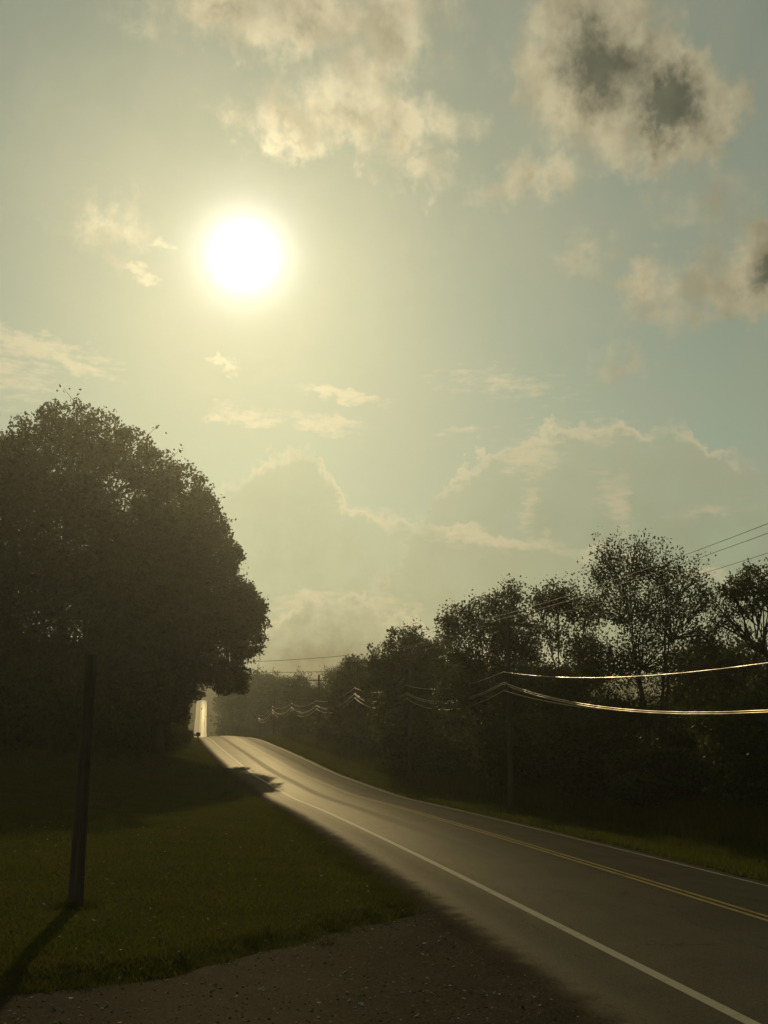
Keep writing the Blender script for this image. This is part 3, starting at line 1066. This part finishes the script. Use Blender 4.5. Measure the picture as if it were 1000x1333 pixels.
# loose stones on the driveway and shoulder
n = 7000
X = r.uniform(-5, 4.4, n)
Y = r.uniform(8.5, 19.6, n)
ok = in_drive(X, Y)
X, Y = X[ok], Y[ok]
ico = np.array([(1, 0, 0), (-1, 0, 0), (0, 1, 0), (0, -1, 0), (0, 0, 1), (0, 0, -1)], float)
fi = [(0, 2, 4), (2, 1, 4), (1, 3, 4), (3, 0, 4), (2, 0, 5), (1, 2, 5), (3, 1, 5), (0, 3, 5)]
bz = [gz(min(x, float(cx(y)) - WL - SHL - .02), y) + .02 for x, y in zip(X, Y)]
sz = .006 + .016 * r.uniform(0, 1, len(X)) ** 3
P = []
for x, y, z, s in zip(X, Y, bz, sz):
    q = ico * s * r.uniform(.6, 1.3, (6, 3)) * [1, 1, .7]
    a = r.uniform(0, 6.28)
    q = np.stack([q[:, 0] * math.cos(a) - q[:, 1] * math.sin(a), q[:, 0] * math.sin(a) + q[:, 1] * math.cos(a), q[:, 2]], 1) + [x, y, z + s * .3]
    for f in fi:
        P += [q[f[0]], q[f[1]], q[f[2]]]
P = np.array(P)
tag(link('loose_stones', np_mesh('loose_stones', P, 3, M['stone'], np.repeat(r.uniform(0, 1, len(X)) ** 2.2, 8))), 'loose pale stones scattered over the gravel driveway', 'gravel', None, 'stuff')

# ------------------------------------------------------------------ poles and wires
def make_pole(h=9.3, arm=True, lean=(0, 0), rad=(.155, .105), arm_z=8.65, arm_rot=0.0):
    root = empty('utility_pole', (0, 0, 0))
    zz = np.linspace(-.4, h, 14)
    rp = np.random.default_rng(3)
    P = np.stack([lean[0] * zz / h + rp.normal(0, .006, 14), lean[1] * zz / h + rp.normal(0, .006, 14), zz], 1)
    rr = np.interp(zz, [0, h], rad)
    mb = MB().tube(P, rr, 12)
    po = mb.build('pole', M['pole'], root, smooth=True)
    if arm:
        top = np.array([lean[0] * arm_z / h, lean[1] * arm_z / h - rad[1] - .06, arm_z])
        MB().box(top, (2.4, .10, .12)).build('crossarm', M['pole'], root)
        for s in (-1, 1):
            MB().tube([top + [s * .62, -.02, -.05], top + [0, -.02, -.70]], .014, 5).build('brace', M['oldwire'], root)
        for s in (-1.08, -.45, 1.08):
            b = top + [s, 0, .06]
            ins = MB()
            prof = [(0, .02), (.05, .022), (.06, .05), (.10, .052), (.105, .03), (.13, .03), (.135, .045), (.17, .04), (.19, .015)]
            ins.tube([b + [0, 0, q] for q, _ in prof], [w for _, w in prof], 8)
            ins.build('insulator', M['porc'], root)
    # clamp brackets that carry neutral and cables
    for z in (6.4, 5.9, 5.52):
        MB().box((lean[0] * z / h - .19, lean[1] * z / h, z), (.12, .06, .08)).build('cable_clamp', M['galv'], root)
    return root


poles_Y = [2.0, 50.2, 73.5, 97.5, 121.5, 146, 170, 195]
poles_px = [None, 664, 534, 465, 414, 381, 356, 338]
PP = []
first = make_pole(lean=(.03, 0))
for i, (Yp, pxp) in enumerate(zip(poles_Y, poles_px)):
    x = 14.8 if pxp is None else at(pxp, 967, Yp)[0]
    PP.append(np.array([x, Yp, gz(x, Yp) - (0, 0, .1, .6, 1.9, 2.0, 1.8, 1.8)[i]]))
    p = first if i == 0 else copy_tree(first)
    p.location = PP[-1]
labs = ['wooden utility pole beside the near shoulder end of the glinting cables',
        'wooden utility pole with crossarm half hidden before the bushy broken-crowned tree',
        None, None, 'wooden utility pole whose bare crossarm stands up against the sky near the crest', None, None, None]
for p, lb in zip([o for o in col.objects if o.name.split('.')[0] == 'utility_pole'], labs):
    tag(p, lb or 'wooden utility pole in the shaded line along the right verge', 'utility pole', 'utility poles along the right verge')


def wire(name, pts, sag, rad, mat, label, cat, group):
    allp = []
    for a, b, s in zip(pts[:-1], pts[1:], sag):
        t = np.linspace(0, 1, 21)[:, None]
        seg = a * (1 - t) + b * t
        seg[:, 2] -= (4 * s * t * (1 - t))[:, 0]
        allp.append(seg if not allp else seg[1:])
    P = np.concatenate(allp)
    o = MB().tube(P - P[0], rad, 6).build(name, mat, None, P[0], True)
    return tag(o, label, cat, group)


LX = .03
def anchors(dx, z, dy=0.0):
    return [p + np.array([dx + LX * z / 9.3, dy, z]) for p in PP]


AZ = 8.65 + .06 + .19
for k, (s, lb) in enumerate(((-1.08, 'thin bare power wire on the road end of the crossarms'), (-.45, 'thin bare power wire on the middle insulators of the crossarms'), (1.08, 'thin bare power wire on the thicket end of the crossarms'))):
    wire('power_wire', anchors(s, AZ, -.165), [.55, .22, .22, .25, .25, .25, .25], .008, M['oldwire'], lb, 'wire', 'power wires along the right verge')
wire('neutral_wire', anchors(-.27, 6.4), [1.30, .5, .45, .5, .5, .5, .5], .016, M['alu'], 'single glinting wire strung above the sagging bundle of cables', 'wire', 'cables along the right verge')
wire('telephone_cable', anchors(-.27, 5.9), [2.0, .75, .7, .75, .75, .75, .75], .024, M['cable'], 'upper glinting cable of the sagging bundle along the verge', 'cable', 'cables along the right verge')
wire('telephone_cable', anchors(-.30, 5.82), [1.97, .78, .74, .79, .78, .78, .78], .019, M['cable'], 'middle glinting cable of the sagging bundle along the verge', 'cable', 'cables along the right verge')
wire('telephone_cable', anchors(-.27, 5.52), [1.62, .85, .8, .85, .85, .85, .85], .020, M['cable'], 'lowest cable of the sagging bundle, hung a hand below the others', 'cable', 'cables along the right verge')

# pole on the lawn
lp = make_pole(4.4, False, (.06, .05), (.118, .105))
lp.location = (-2.1, 20.5, gz(-2.1, 20.5))
for ch in list(lp.children):
    if ch.name.startswith('cable_clamp'):
        bpy.data.objects.remove(ch)
MB().tube([(.14 + .0 * z, -.06, z) for z in (.0, 1, 2, 3, 3.9)], .022, 6).build('conduit', M['pole'], lp)
for z in (.5, 2.0, 3.6):
    MB().box((.125, -.055, z), (.09, .075, .03)).build('conduit_strap', M['pole'], lp)
tag(lp, 'bare wooden pole standing alone on the lawn by the driveway', 'utility pole')
# far pole behind the shade trees carrying the wires over the road
fx, _, _ = at(205, 967, 150)
fp = make_pole(10.6, True, (.02, 0), (.155, .105), 10.0)
fp.location = (fx, 150, gz(fx, 150))
tag(fp, 'wooden utility pole hidden behind the shade trees across the road', 'utility pole')
fb = np.array(fp.location)
for k, (s, dz, lb) in enumerate(((-1.08, 0, 'upper thin wire crossing the road from crossarm into the shade trees'), (1.08, -.9, 'lower thin wire crossing the road from crossarm into the shade trees'))):
    a = PP[3] + np.array([s * .9, -.165, AZ - .1 + (0.5 if k == 0 else -.55)])
    b = fb + np.array([s, -.165, 10.25 + dz])
    wire('crossing_wire', [a if k == 0 else PP[3] + np.array([-.15, -.1, 8.0]), b], [.5], .024, M['oldwire'], lb, 'wire', 'wires crossing the road')

# ------------------------------------------------------------------ mailbox at the crest
Ym = 128
xm = at(258, 953, Ym)[0]
zm = gz(xm, Ym)
mbx = empty('mailbox', (xm, Ym, zm - .35))
MB().box((0, 0, .5), (.11, .11, 1.2)).build('post', M['pole'], mbx)
b = MB()
n = 9
prof = [(-.17, 0), (.17, 0)] + [(.17 * math.cos(t), .22 + .17 * math.sin(t)) for t in np.linspace(0, math.pi, n)]
k = len(prof)
for y in (-.30, .30):
    for (x, z) in prof: b.V.append(np.array([x, y, 1.1 + z]))
b.F.append(tuple(reversed(range(k))))
b.F.append(tuple(range(k, 2 * k)))
for i in range(k):
    b.F.append((i, (i + 1) % k, k + (i + 1) % k, k + i))
bo = b.build('box', M['box'], mbx)
MB().box((.185, .1, 1.42), (.012, .05, .22)).build('flag', M['box'], bo)
MB().box((0, 0, 1.085), (.30, .5, .03)).build('bracket', M['pole'], mbx)
mbx.scale = (1.6, 1.5, 1.05)
tag(mbx, 'small dark mailbox on a post at the crest beside the road', 'mailbox')

# ------------------------------------------------------------------ haze, added to imitate the lens glare veiling the trees
hz = MB().box((0, 1280, 20), (4600, 2760, 90))
hm = bpy.data.materials.new('haze')
hm.use_nodes = True
ht = NT(hm.node_tree)
ho = ht.n('ShaderNodeOutputMaterial')
pv = ht.n('ShaderNodeVolumePrincipled')
pv.inputs['Color'].default_value = (1.0, .95, .76, 1)
pv.inputs['Density'].default_value = .0004
pv.inputs['Anisotropy'].default_value = .80
ht.t.links.new(pv.outputs[0], ho.inputs['Volume'])
hazeo = hz.build('haze', hm)
tag(hazeo, 'thin warm haze filling the air, added to imitate veiling lens glare', 'haze', None, 'stuff')
